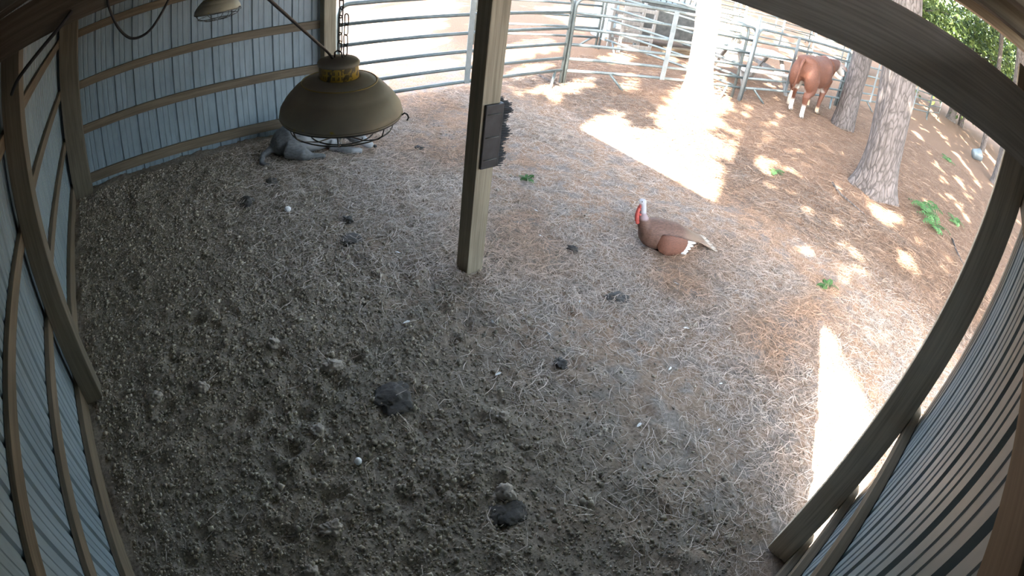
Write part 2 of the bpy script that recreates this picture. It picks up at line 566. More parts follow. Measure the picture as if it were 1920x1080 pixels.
def trunk_mesh(name, r0, r1, h, flare, seed, lean=(0, 0), mat='bark', n=72, zfine=4.2):
    zs = np.concatenate([np.linspace(-.15, zfine, 130), np.linspace(zfine, h, 14)[1:]])
    th = np.linspace(0, 2 * np.pi, n, endpoint=False)
    TH, Z = np.meshgrid(th, zs)
    t = np.clip(Z / h, 0, 1)
    r = r0 + (r1 - r0) * t
    r = r + flare * np.exp(-np.maximum(Z, 0) / .22) * (1 + .35 * np.sin(TH * 5 + seed))
    # furrowed bark plates, periodic around the trunk
    cx = np.cos(TH) * 6.5; cy = np.sin(TH) * 6.5
    nn = vnoise(cx + Z * .9 + seed * 3.1, cy + 30 + seed) * .5 + vnoise(cx * 2.3 + seed, cy * 2.3 + Z * 1.6) * .5
    rid = np.abs(nn - .5) * 2
    r = r + (smooth01(rid * 2.2) - .7) * .014 + (vnoise(cx * .4 + seed, Z * 1.3) - .5) * .03
    X = np.cos(TH) * r + lean[0] * Z; Y = np.sin(TH) * r + lean[1] * Z
    v = np.stack([X.ravel(), Y.ravel(), Z.ravel()], 1)
    m = len(zs); ii = np.arange(m * n).reshape(m, n)
    f = np.stack([ii[:-1].ravel(), np.roll(ii, -1, 1)[:-1].ravel(), np.roll(ii, -1, 1)[1:].ravel(), ii[1:].ravel()], 1)
    return np_mesh(name, v, f, M[mat], True)


def cards(pos, size, aspect, rng, tint=None):
    """small leaf sprays: bent quads, one for each position"""
    n = len(pos)
    d = rng.normal(size=(n, 3)); d /= np.linalg.norm(d, axis=1)[:, None]
    e = rng.normal(size=(n, 3)); e -= (e * d).sum(1)[:, None] * d; e /= np.linalg.norm(e, axis=1)[:, None]
    nn = np.cross(d, e)
    L = (size * rng.uniform(.6, 1.3, n))[:, None]; W = L * aspect
    p = pos
    v = np.stack([p - d * L / 2, p + e * W / 2 + nn * L * .08, p + d * L / 2, p - e * W / 2 + nn * L * .08], 1)
    f = np.arange(4 * n).reshape(n, 4)
    t = rng.random(n) if tint is None else tint
    return v.reshape(-1, 3), f, np.repeat(t, 4)


def foliage(name, pos, size, aspect, rng, mat, parent):
    v, f, t = cards(pos - np.array(parent.location), size, aspect, rng)
    me = np_mesh(name, v, f, M[mat])
    paint(me, np.stack([t, t, t], 1))
    return put(link(name, me, parent), kind='stuff')


TREES = []
def pine(x, y, r0, r1, h, flare, seed, label, mat='bark', lean=(0, 0), group=None):
    t = put(empty('pine_tree', (x, y, gz(x, y))), label, 'tree', group)
    link('trunk', trunk_mesh('trunk', r0, r1, h, flare, seed, lean, mat), t)
    TREES.append((t, x, y, lean, h))
    return t


pine(8.50, 5.04, .215, .13, 15, .10, 1, 'sunlit pine trunk standing at the pipe fence left of the red cow', 'bark_sunlit', (-.05, .09))
pine(11.22, 3.18, .225, .15, 16, .03, 2, 'grey pine trunk hiding the head of the red cow')
pine(8.40, 1.55, .305, .21, 17, .13, 3, 'thickest pine trunk with deeply furrowed bark and a wide root flare', 'bark', (-.02, .09))
pine(16.8, -.72, .24, .15, 16, .05, 4, 'small far pine trunk at the edge of the near post')
pine(22.3, .16, .13, .09, 12, .02, 5, 'thin far pine trunk beside the grey bucket')
# trees beside and behind the shelter, whose crowns shade the yard
pine(-3.2, -1.6, .25, .14, 15, .05, 6, 'pine behind the long wall of the shelter, nearer the camera')
pine(-3.6, 4.4, .24, .14, 15, .05, 7, 'pine behind the long wall of the shelter near the far corner')
pine(1.5, -4.6, .26, .14, 16, .05, 8, 'pine behind the near end wall of the shelter')
pine(7.5, -7.5, .26, .15, 16, .05, 9, 'pine in the wood past the near end of the shelter')
pine(1.2, 10.6, .24, .14, 15, .05, 10, 'pine behind the back wall of the shelter')

# crown foliage is shaped to leave these sun patches open: (x, y, half length along the light, half width)
LIT = [(7.2, 8.2, 1.4, .5), (5.0, 8.8, 1.2, .6), (6.2, 6.9, .9, .25), (5.2, 3.9, 1.1, .75), (6.0, 4.75, .55, .22), (7.4, 4.85, 1.0, .20), (7.2, 4.3, 1.3, .42), (8.3, 4.8, 1.4, .55),
       (6.2, 3.35, 1.0, .40), (7.4, 3.35, .8, .28), (5.5, 2.85, .7, .32), (7.0, 2.75, .35, .14), (8.6, 3.75, .5, .2),
       (9.6, 5.55, 1.4, .5), (11.0, 6.3, 1.2, .55), (12.2, 6.9, 1.0, .5), (9.0, 4.25, .7, .16),
       (2.9, .0, 1.2, .50), (3.8, .40, .6, .16), (2.3, -.5, 1.0, .4), (7.55, 1.15, .42, .26), (7.9, .95, .3, .2),
       (5.85, 1.05, .22, .13), (6.4, 1.5, .2, .12), (4.8, .2, .22, .12), (5.6, .7, .2, .1), (9.2, 3.2, .25, .12), (6.6, .5, .25, .1),
       (14.0, 1.5, 2.2, .10), (15.8, .4, 1.6, .12), (13.2, .5, .9, .10), (17.6, 1.4, 2.0, .12), (11.4, .6, .9, .09), (10.3, -.1, .9, .12), (19.5, .3, 2.5, .15), (22, -.5, 2.5, .3), (13.5, -1.0, .8, .1), (24, 3.5, 3, .4),
       (4.6, 7.6, .8, .35), (5.2, 10.6, 2.2, 1.1), (7.0, 12.5, 2.0, 1.2), (3.4, 7.0, .5, .15), (6.2, 8.0, .7, .2), (6.6, 6.1, .8, .25), (7.6, 5.9, .7, .2), (5.9, 6.0, .4, .14), (5.6, 5.6, .3, .1), (8.9, 7.3, .8, .3), (10.5, 7.2, .6, .2), (12.5, 5.5, 1.0, .35), (14, 8, 2, .9), (17, 10, 3, 1.6), (20, 8, 3, 1.2), (22, 13, 4, 3), (12, 11, 2, 1.5), (18, 5.5, 1.5, .4), (27, 9, 4, 2), (10.4, 4.6, .3, .12), (9.7, 4.0, .45, .12), (9.8, 2.6, .3, .1)]
s2 = SUN_H / np.linalg.norm(SUN_H); sp = np.array([-s2[1], s2[0]])
crng = np.random.default_rng(77)
NC = 60000
tx = crng.uniform(2.4, 34, NC); ty = crng.uniform(-7, 17, NC)
ok = np.ones(NC, bool)
for (cx, cy, la, lb) in LIT:
    dx, dy = tx - cx, ty - cy
    u = dx * s2[0] + dy * s2[1]; w = dx * sp[0] + dy * sp[1]
    ok &= ((u / la) ** 2 + (w / lb) ** 2) > crng.uniform(.75, 1.25, NC)
tx, ty = tx[ok], ty[ok]
hz = 8.0 + 7.0 * crng.random(len(tx)) ** 1.2
cp = np.stack([tx - s2[0] * hz / SUN_TAN, ty - s2[1] * hz / SUN_TAN, hz], 1)
owner = np.argmin(np.stack([np.hypot(cp[:, 0] - t[1], cp[:, 1] - t[2]) for t in TREES], 1), 1)
for k, (t, *_r) in enumerate(TREES):
    sel = cp[owner == k]
    if len(sel): foliage('crown', sel, .6, .45, crng, 'needles', t)


# far broadleaf trees seen over the header beam
def leafy(x, y, h, r, seed, label, n=5200):
    t = put(empty('leafy_tree', (x, y, gz(x, y))), label, 'tree', 'trees beyond the yard')
    rng = np.random.default_rng(seed)
    mb = MB().tube([(0, 0, -.2), (.1, .05, h * .3), (.0, .15, h * .75)], [.16, .12, .05], 9)
    for k in range(6):
        a = k * 1.05 + seed; z0 = h * (.25 + .07 * k)
        mb.tube([(0, 0, z0), (math.cos(a) * r * .4, math.sin(a) * r * .4, z0 + .5), (math.cos(a) * r * .75, math.sin(a) * r * .75, z0 + .7)], [.05, .035, .015], 6)
    mb.build('trunk', M['bark'], t, True)
    # leaves gathered in clumps
    cl = rng.normal(size=(46, 3)); cl /= np.linalg.norm(cl, axis=1)[:, None]
    cl *= (rng.random(46) ** .4)[:, None] * np.array([r, r, h * .42]); cl[:, 2] += h * .55
    p = cl[rng.integers(0, 46, n)] + rng.normal(size=(n, 3)) * r * .17
    p = p[p[:, 2] > .3] + np.array(t.location)
    foliage('leaves', p, .26, .5, rng, 'leaves', t)


leafy(23, 4.6, 6.5, 2.8, 31, 'bright green leafy tree seen above the header beam by the pine trunk')
leafy(25, 1.6, 7.0, 3.0, 32, 'dense shaded leafy tree in the middle of the gap under the roof')
leafy(27, -2.4, 7.0, 3.2, 33, 'leafy tree lowest in the gap under the roof near the end post')
leafy(33, 8.0, 8.0, 3.8, 34, 'far leafy tree behind the row of pipe fences')
# mostly hidden wood closing the yard, added to block the low sky light
proto = [ch for ch in bpy.data.objects['leafy_tree.002'].children]
wrng = random.Random(8)
spots = ['behind the third fence row', 'beyond the hay feeder', 'left of the hay feeder', 'far past the first pipe panel', 'behind the back wall', 'past the grey bucket', 'beyond the near end wall', 'right of the far pipe gate', 'deep in the wood past the gate', 'past the white table', 'deep behind the hay feeder', 'on the far side of the near wall', 'behind the camera end', 'at the far corner of the yard']
for k, (x, y) in enumerate([(34, 14), (30, 20), (25, 26), (17, 31), (8, 34), (36, -7), (28, -13), (38, 1.5), (44, -3), (42, 9), (36, 25), (20, -20), (8, -26), (-4, 33)]):
    t = put(empty('leafy_tree', (x, y, gz(x, y)), wrng.uniform(0, 6.3)), 'tall leafy tree of the surrounding wood ' + spots[k], 'tree', 'trees beyond the yard')
    t.scale = (1.7, 1.7, 1.6)
    for ch in proto:
        q = ch.copy(); COL.objects.link(q); q.parent = t



# ------------------------------------------------------------------ pipe fence panels
RAILS = (.235, .43, .66, .91, 1.16, 1.40)
def panel(a, b, label, group='pipe corral panels', braces=(.5,), feet=(.04, .96), r=.027, rails=RAILS, mat='galv', arch=True, side=1, cat='fence panel'):
    a = Vector((a[0], a[1], 0)); b = Vector((b[0], b[1], 0)); L = (b - a).length
    d = (b - a) / L
    t = put(empty('pipe_fence', (a.x, a.y, gz(a.x, a.y)), math.atan2(d.y, d.x)), label, cat, group)
    top = rails[-1]; c = .14 if arch else .001
    for z in rails[:-1]:
        MB().tube([(.0, 0, z), (L, 0, z)], r * .86, 10).build('rail', M[mat], t, True)
    if arch:
        pts = [(0, 0, .0)] + [(0, 0, top - c)]
        for k in range(1, 6):
            q = k / 6 * math.pi / 2; pts.append((c - c * math.cos(q), 0, top - c + c * math.sin(q)))
        pts.append((c, 0, top)); pts.append((L - c, 0, top))
        for k in range(1, 6):
            q = k / 6 * math.pi / 2; pts.append((L - c + c * math.sin(q), 0, top - c + c * math.cos(q)))
        pts += [(L, 0, top - c), (L, 0, .0)]
        MB().tube(pts, r, 10).build('frame', M[mat], t, True)
    else:
        MB().tube([(0, 0, top), (L, 0, top)], r, 10).build('rail', M[mat], t, True)
        for xx in (0, L): MB().tube([(xx, 0, 0), (xx, 0, top + .05)], r, 10).build('end_tube', M[mat], t, True)
    for s in braces:
        MB().box((s * L - .045, -.022 - .012, rails[0] - .02), (s * L + .045, -.022 + .003, top + .01)).build('brace', M['galvpale'], t, bevel=.004)
    for s in feet:
        dx = .22 if s < .5 else -.22
        MB().tube([(s * L, side * .0, rails[0]), (s * L + dx, side * -.16, .0)], r * .8, 8).build('foot', M[mat], t, True)
    return t


P0, P1, P2, P3, P4, P5, P6 = (2.52, 6.10), (6.28, 6.20), (9.50, 4.74), (12.9, 3.92), (16.4, 3.35), (19.9, 2.65), (21.9, 2.45)
panel(P0, P1, 'six-rail pipe fence panel running from the far end post behind the large lamp', braces=(.50,))
panel((P1[0] + .05, P1[1] - .03), P2, 'six-rail pipe fence panel crossing behind the sunlit pine trunk', braces=(.50,), feet=(.22, .9))
panel((P2[0] + .05, P2[1] - .01), P3, 'six-rail pipe fence panel with rounded top corner behind the rump of the red cow', braces=(.36,), feet=(.08, .9))
panel((P3[0] + .05, P3[1]), P4, 'six-rail pipe fence panel between the two largest shaded pine trunks', braces=(.5,), feet=(.45, .9))
panel((P4[0] + .05, P4[1]), P5, 'six-rail pipe fence panel mostly hidden behind the thickest pine trunk', braces=(.5,))
panel((P5[0] + .08, P5[1]), P6, 'short dark pipe gate at the far end of the fence row', rails=(.25, .5, .75, 1.0, 1.3), mat='darksteel', arch=False, braces=(), feet=(), cat='gate')
panel((9.02, 7.95), (9.42, 4.86), 'pipe fence panel running back from the sunlit pine towards the hay feeder', braces=(.03,), feet=(.1,))
panel((9.0, 8.02), (6.35, 8.75), 'pipe fence panel in the far yard behind the middle post', braces=(.98,))
panel((12.0, 9.2), (15.2, 8.1), 'pipe fence panel in the second row by the hay feeder', arch=False)
panel((15.25, 8.1), (18.6, 7.1), 'pipe fence panel in the second row above the white table', arch=False)
panel((18.7, 7.1), (22.0, 6.0), 'pipe fence panel at the end of the second row under the beam', arch=False)
panel((15.0, 12.4), (19.5, 10.9), 'far pipe fence panel in the third row nearest the sunlit pine', arch=False, rails=(.3, .6, .9, 1.2, 1.5))
panel((19.6, 10.9), (24.0, 9.4), 'far pipe fence panel in the third row under the beam', arch=False, rails=(.3, .6, .9, 1.2, 1.5))


def bar(pts, r, name, mat, label, cat, n=10):
    return put(MB().tube(pts, r, n).build(name, M[mat], None, True), label, cat)


# far yard posts
for k, (x, y, h, lab) in enumerate([(15.22, 8.30, 2.0, 'tall grey steel post in the second fence row nearest the sunlit pine'), (18.65, 7.25, 2.0, 'tall grey steel post in the middle of the second fence row'),
                                    (12.95, 4.0, 1.75, 'paired clamp post of the pipe fence beside the hip of the red cow'), (13.12, 4.05, 1.75, 'dark clamp post of the pipe fence right of the hip of the red cow'),
                                    (9.42, 4.70, 1.65, 'hinge post where three pipe panels meet beside the white table'), (6.34, 6.24, 1.6, 'post joining the first two pipe panels beyond the middle post')]):
    bar([(x, y, -.1), (x, y, h)], .035, 'fence_post', 'galvpale', lab, 'post')

# hay feeder ----------------------------------------------------------------
hf = put(empty('hay_feeder', (11.4, 8.1, 0), math.radians(-28)), 'dark grey hay feeder box with an open slatted rack on top behind the fence', 'feeder')
MB().box((-.9, -.45, .25), (.9, .45, 1.05)).build('box', M['darksteel'], hf, bevel=.01)
MB().box((-.95, -.5, 1.05), (.95, .5, 1.12)).build('rim', M['galv'], hf, bevel=.01)
for k in range(13):
    xx = -.9 + k * .15
    MB().tube([(xx, -.42, 1.1), (xx, -.62, 1.85)], .016, 8).build('slat', M['galvpale'], hf, True)
    MB().tube([(xx, .42, 1.1), (xx, .62, 1.85)], .016, 8).build('slat', M['galvpale'], hf, True)
for yy in (-.62, .62): MB().tube([(-.95, yy, 1.86), (.95, yy, 1.86)], .022, 8).build('top_rail', M['galv'], hf, True)
for xx in (-.85, .85):
    for yy in (-.4, .4): MB().box((xx - .04, yy - .04, -.05), (xx + .04, yy + .04, .26)).build('leg', M['galv'], hf, bevel=.004)

M['blue_plastic'] = mat_mottled('pale_blue_plastic', (.36, .48, .55), (.50, .62, .68), 4, .45)
bb = put(empty('barrel', (10.25, 9.0, 0)), 'pale blue plastic barrel standing left of the hay feeder', 'barrel')
MB().lathe([(.27, 0), (.29, .05), (.29, .25), (.305, .28), (.29, .31), (.29, .6), (.305, .63), (.29, .66), (.28, .86), (.25, .9)], 28).build('drum', M['blue_plastic'], bb, True)
MB().lathe([(.255, .9), (.255, .925), (.1, .93)], 28).build('lid', M['white_paint'], bb, True)
# slatted crate
sc_ = put(empty('slatted_crate', (9.75, 7.75, 0), math.radians(-25)), 'grey slatted wooden crate beside the pale blue barrel', 'crate')
for k in range(5):
    z = .12 + k * .2
    for yy in (-.3, .3): MB().box((-.38, yy - .012, z), (.38, yy + .012, z + .08)).build('slat', M['grey_wood'], sc_, bevel=.003)
for xx in (-.36, .36):
    for yy in (-.28, .28): MB().box((xx - .03, yy - .03, -.02), (xx + .03, yy + .03, 1.06)).build('corner_post', M['grey_wood'], sc_, bevel=.003)
# stacked boards under the feeder end
for k in range(4):
    o = MB().box((-.55, -.09, 0), (.55, .09, .045)).build('board', M['wood_x'], None, bevel=.004)
    o.location = (11.0, 7.15, gz(11.0, 7.15) + .02 + k * .047); o.rotation_euler = (0, 0, math.radians(-26 + 3 * k))
    put(o, ['lowest pale board in the pile before the hay feeder', 'second pale board from the bottom of the pile before the hay feeder', 'third pale board in the pile before the hay feeder', 'topmost pale board of the pile before the hay feeder'][k], 'board', 'boards piled before the hay feeder')

# white table ----------------------------------------------------------------
tbw = put(empty('outdoor_table', (11.1, 5.45, 0), math.radians(-20)), 'white weathered outdoor table with angled grey legs behind the fence by the cow', 'table')
for k in range(4):
    yy = -.33 + k * .19
    MB().box((-.92, yy, .70), (.92, yy + .175, .74)).build('top_board', M['white_paint'], tbw, bevel=.004)
for xx in (-.62, .62):
    for s in (-1, 1):
        MB().beam((xx, s * .18, .70), (xx, s * .62, -.02), .04, .09, (1, 0, 0)).build('leg', M['grey_wood'], tbw, bevel=.003)
    MB().beam((xx, -.66, .40), (xx, .74, .40), .04, .09).build('cross_rail', M['grey_wood'], tbw, bevel=.003)
for s in (-.78, .62):
    MB().box((-.92, s, .44), (.92, s + .2, .475)).build('seat_board', M['white_paint'], tbw, bevel=.004)

# far things on the right -----------------------------------------------------
bk = put(empty('bucket', (18.2, .42, gz(18.2, .42))), 'pale grey bucket lying on the litter beside the thin far trunk', 'bucket')
MB().lathe([(.01, .0), (.15, 0), (.19, .34), (.205, .35), (.195, .33), (.155, .02), (.02, .02)], 24).build('pail', M['galvpale'], bk, True)
MB().tube([(-.19, 0, .33), (-.17, 0, .45), (0, .02, .52), (.17, 0, .45), (.19, 0, .33)], .006, 6).build('handle', M['darksteel'], bk, True)
bk.rotation_euler = (math.radians(74), 0, math.radians(40)); bk.location.z += .16
st = put(empty('tree_stump', (24.6, 2.1, gz(24.6, 2.1))), 'short brown stump past the far pipe gate', 'stump')
link('trunk', trunk_mesh('trunk', .22, .21, 1.3, .06, 12, n=40, zfine=1.25), st)
MB().lathe([(.21, 1.28), (.19, 1.31), (.01, 1.31)], 24).build('cut_top', M['grey_wood'], st)


# ------------------------------------------------------------------ ferns and small plants
def fern(x, y, size, n, seed, label):
    t = put(empty('fern_plant', (x, y, gz(x, y))), label, 'plant')
    rng = random.Random(seed)
    for k in range(n):
        a = k * 2.399 + rng.uniform(-.3, .3); L = size * rng.uniform(.7, 1.15); up = rng.uniform(.5, 1.0)
        vs = []; fs = []; m = 9
        c = Vector((math.cos(a), math.sin(a), 0)); sd = Vector((-math.sin(a), math.cos(a), 0))
        spine = [c * (L * (i / m)) + Vector((0, 0, L * up * (i / m) * (1.25 - 1.0 * (i / m)))) for i in range(m + 1)]
        for i in range(1, m):
            w = L * .30 * math.sin(math.pi * (.18 + .8 * i / m)); p = spine[i]; q = spine[i + 1]
            for s in (-1, 1):
                j = len(vs)
                vs += [p, p + sd * s * w * .5 + (q - p) * .45 + Vector((0, 0, .012)), p + sd * s * w + (q - p) * .35 - Vector((0, 0, .02)), p + (q - p) * .6]
                fs.append((j, j + 1, j + 2, j + 3) if s > 0 else (j, j + 3, j + 2, j + 1))
        j = len(vs)
        for i, p in enumerate(spine): vs += [p - sd * .003, p + sd * .003]
        fs += [(j + 2 * i, j + 2 * i + 1, j + 2 * i + 3, j + 2 * i + 2) for i in range(m)]
        o = MB().add(vs, fs).build('frond', M['fern'], t)
        tt = .3 + .7 * rng.random(); paint(o.data, np.full((len(vs), 3), tt))


fern(8.95, .68, .42, 9, 1, 'largest green fern growing on the slope right of the thickest pine')
fern(8.5, .42, .34, 8, 2, 'lower green fern touching the large fern right of the thickest pine')
fern(9.6, .12, .26, 7, 3, 'small dull green plant between the large fern and the near post')
fern(6.85, 2.6, .16, 6, 4, 'tiny green sprig on the sunlit litter left of the thickest pine')
fern(4.85, .92, .12, 5, 5, 'tiny green sprig beside the bright sun patch by the near post')
fern(3.55, 3.75, .10, 5, 6, 'tiny green sprig on the bedding right of the middle post')
fern(14.6, 1.0, .30, 6, 7, 'small green plant on the far slope before the grey bucket')

# fallen sticks
for pts, lab in (([(6.02, 6.5, .10), (6.12, 6.25, .05), (6.2, 6.05, .03)], 'short weathered stick leaning at the foot of the first pipe panel'),
                 ([(7.6, 2.0, .02), (7.3, 1.75, .04), (7.15, 1.30, .02)], 'crooked fallen stick on the litter before the thickest pine'),
                 ([(8.6, .05, .02), (8.2, -.1, .03), (7.9, -.3, .02)], 'fallen pale branch on the litter by the near post')):
    p = [(a, b2, c + gz(a, b2)) for a, b2, c in pts]
    put(MB().tube(p, [.017, .014, .008], 8).build('fallen_stick', M['bark'], None, True), lab, 'stick')

# ------------------------------------------------------------------ bedding: needles, crumbs
def ribbons(name, x, y, length, width, tint, rng, mat, lift=.004, label=None):
    n = len(x)
    a = rng.uniform(0, 2 * np.pi, n); bend = rng.normal(0, .55, n)
    L = length; P = []
    for t in (-.5, 0.0, .5):
        aa = a + bend * t
        px = x + np.cos(aa) * L * t; py = y + np.sin(aa) * L * t
        P.append((px, py, aa))
    z0 = rng.random(n) ** 2 * .030 + lift
    tilt = rng.normal(0, .10, n)
    V = np.zeros((n, 6, 3))
    for j, (px, py, aa) in enumerate(P):
        zz = ground_z(px, py) * .6 + ground_z(x, y) * .4 + z0 + tilt * L * (j - 1) * .5
        zz = np.maximum(zz, ground_z(px, py) + .0015)
        nx_, ny_ = -np.sin(aa), np.cos(aa)
        w = width * (1 if j == 1 else .55) * .5
        V[:, 2 * j] = np.stack([px - nx_ * w, py - ny_ * w, zz], 1)
        V[:, 2 * j + 1] = np.stack([px + nx_ * w, py + ny_ * w, zz + w * .8], 1)
    base = np.arange(n)[:, None] * 6
    f = np.concatenate([base + np.array([[0, 1, 3, 2]]), base + np.array([[2, 3, 5, 4]])])
    me = np_mesh(name, V.reshape(-1, 3), f, M[mat])
    paint(me, np.repeat(tint, 6, 0))
    return put(link(name, me), label, 'bedding', kind='stuff')


M['straw'] = mat_tint('dry_pine_needles', .75)
M['crumb'] = mat_tint('soil_crumbs', .95)
nr = np.random.default_rng(5)
# dry needles: few on the trampled soil, thick towards the open side, worn bare in patches
NN = 260000
x = nr.uniform(-.75, 7.2, NN); y = nr.uniform(-.9, 6.6, NN)
keep = (x > -.70) & ((y > -.15) | (x > 2.4)) & ((y < 5.85) | (x > 2.5))
x, y = x[keep], y[keep]; NN = len(x)
dens = .02 + .98 * smooth01((x + .25 * y - .9 + 1.8 * (fbm(x * .9, y * .9, 3) - .45)) / 2.6) ** 1.3
patch = fbm(x * 1.3 + 70, y * 1.3 + 12, 4)
dens *= np.where(x > 1.2, .45 + .55 * smooth01((patch - .36) / .12), 1)
dens *= np.where(x > 5.0, .55, 1.0)
keep = nr.random(NN) < dens
x, y = x[keep], y[keep]
n = len(x)
u = nr.random((n, 1)); g2 = nr.random((n, 1))
redz = fbm(x * 1.1 + 4, y * 1.1 + 90, 3)[:, None]
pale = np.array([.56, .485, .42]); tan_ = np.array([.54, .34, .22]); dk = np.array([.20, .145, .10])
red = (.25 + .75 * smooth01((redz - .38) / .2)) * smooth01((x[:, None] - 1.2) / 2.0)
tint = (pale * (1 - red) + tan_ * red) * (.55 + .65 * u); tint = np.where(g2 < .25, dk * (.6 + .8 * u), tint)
tint = tint * (1 - .45 * smooth01((x[:, None] - 4.9) / 1.7)) * (.75 + .25 * smooth01((x[:, None] + .3) / 2.6)) * (1 - .12 * smooth01((x[:, None] - 2.2) / 1.5))  # outward darkening stands in for weaker yard light; indoor needles are soiled
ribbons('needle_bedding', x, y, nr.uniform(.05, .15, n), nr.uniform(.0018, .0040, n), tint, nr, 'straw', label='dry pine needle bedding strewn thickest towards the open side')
# coarser litter of the yard farther out
NN = 60000
x = nr.uniform(5.5, 15, NN); y = nr.uniform(-3, 7.5, NN)
d2 = np.hypot(x, y); keep = nr.random(NN) < np.clip(1.25 - d2 / 15, .05, 1)
x, y = x[keep], y[keep]; n = len(x); u = nr.random((n, 1))
tint = np.where(nr.random((n, 1)) < .3, np.array([.115, .072, .046]), np.array([.27, .18, .122])) * (.6 + .6 * u)
ribbons('needle_litter', x, y, nr.uniform(.10, .22, n), nr.uniform(.004, .008, n), tint, nr, 'straw', label='tan pine needle litter covering the yard under the pines')

# soil crumbs
NCR = 110000
x = nr.uniform(-.74, 3.6, NCR); y = nr.uniform(.0, 5.85, NCR)
keep = nr.random(NCR) < .08 + .92 * smooth01((2.6 - x + .9 * (fbm(x, y, 3) - .45)) / 1.8)
x, y = x[keep], y[keep]; n = len(x)
s = np.clip(nr.lognormal(math.log(.0058), .5, n), .002, .024)
dirs = np.array([(1, 0, 0), (0, 1, 0), (-1, 0, 0), (0, -1, 0), (0, 0, 1), (0, 0, -1)], float)
V = dirs[None] * nr.uniform(.6, 1.25, (n, 6, 1)) * s[:, None, None]
rot = nr.uniform(0, 2 * np.pi, n); cr, sr_ = np.cos(rot)[:, None], np.sin(rot)[:, None]
V = np.stack([V[..., 0] * cr - V[..., 1] * sr_ + V[..., 2] * .35, V[..., 0] * sr_ + V[..., 1] * cr, V[..., 2] * .75 - V[..., 0] * .25], 2)
V += np.stack([x, y, ground_z(x, y) + s * .35], 1)[:, None, :]
fo = np.array([(0, 1, 4), (1, 2, 4), (2, 3, 4), (3, 0, 4), (1, 0, 5), (2, 1, 5), (3, 2, 5), (0, 3, 5)])
f = (np.arange(n)[:, None, None] * 6 + fo[None]).reshape(-1, 3)
me = np_mesh('soil_crumbs', V.reshape(-1, 3), f, M['crumb'])
tn = np.array([.30, .26, .205]) * nr.uniform(.5, 1.35, (n, 1)) ; tn = np.where(nr.random((n, 1)) < .025, np.array([.50, .45, .37]), tn)
paint(me, np.repeat(tn, 6, 0))
put(link('soil_crumbs', me), 'loose dark soil crumbs on the trampled floor', 'soil', kind='stuff')

# larger clods and dung lying on the floor -------------------------------------
M['dung'] = mat_mottled('dark_dung', (.035, .033, .031), (.085, .076, .068), 9, .9, (1, 1, 1), .6, .01, 0, 40)
M['clod'] = mat_mottled('dry_clod', (0.225, 0.195, 0.165), (0.420, 0.367, 0.315), 9, .95, (1, 1, 1), .6, .01, 0, 40)


def lump(name, x, y, rx, ry, rz_, seed, mat, label, cat, group, sink=.3):
    bm = bmesh.new(); bmesh.ops.create_icosphere(bm, subdivisions=4, radius=1)
    for v in bm.verts:
        c = v.co
        k = 1 + .35 * (vnoise(np.array([c.x * 1.6 + seed * 7]), np.array([c.y * 1.6 + c.z * 2.1 + seed]))[0] - .5) * 2 + .16 * (vnoise(np.array([c.x * 5 + seed]), np.array([c.y * 5 + c.z * 4.3]))[0] - .5) * 2 + .14 * (vnoise(np.array([c.x * 13 + seed]), np.array([c.y * 13 + c.z * 9]))[0] - .5) * 2
        v.co = Vector((c.x * rx, c.y * ry, c.z * rz_)) * k
    me = bpy.data.meshes.new(name); bm.to_mesh(me); bm.free(); me.materials.append(M[mat])
    me.polygons.foreach_set('use_smooth', [True] * len(me.polygons))
    o = link(name, me); o.location = (x, y, gz(x, y) + rz_ * (1 - 2 * sink)); o.rotation_euler = (0, 0, seed)
    return put(o, label, cat, group)


for k, (x, y, r, h, lab) in enumerate([
        (1.00, 1.92, .12, .015, 'wide flat black dung pat in the middle of the dark floor'),
        (2.90, 1.88, .085, .024, 'round dark dung pat on the needles right of the middle post'),
        (1.50, 3.55, .09, .024, 'dark dung pat on the bedding left of the middle post'),
        (1.62, 3.85, .055, .03, 'smaller dark dung lump behind the dung pat left of the middle post'),
        (3.05, 2.55, .045, .03, 'small dark dung lump on the needles before the turkey'),
        (1.25, 4.85, .075, .03, 'dark dung lump near the back wall before the resting animal'),
        (.95, 4.6, .08, .03, 'dark dung lump leftmost before the back wall'),
        (2.95, 4.9, .05, .02, 'small dark dung lump in the yard left of the scratching brush'),
        (1.10, .95, .09, .016, 'dark dung pat nearest the camera at the bottom of the floor'),
        (2.05, 1.6, .05, .02, 'small dark dung lump in front of the middle post')]):
    lump('dung_pat', x, y, r, r * .8, h, k + 1.3, 'dung', lab, 'dung', 'dung on the shelter floor')
for k, (x, y, r, lab) in enumerate([
        (.52, 1.92, .045, 'pale dry clod beside the flat black dung pat'), (.80, 2.33, .055, 'dry clod behind the flat black dung pat'), (.32, 1.35, .05, 'dry clod low on the dark floor towards the long wall'),
        (.12, 1.18, .042, 'dry clod nearest the lower end of the long wall'), (1.16, 1.05, .05, 'dry clod touching the needles at the bottom of the floor'), (.02, 2.55, .05, 'dry clod before the foot of the long wall post'),
        (-.28, 2.62, .05, 'dry clod closest to the foot of the long wall post'), (.55, 2.7, .04, 'dry clod on the dark floor midway to the middle post'), (1.45, 1.45, .035, 'small dry clod among the first needles')]):
    lump('soil_clod', x, y, r, r * .85, r * .6, k + 4.1, 'clod', lab, 'clod', 'dry clods on the shelter floor')

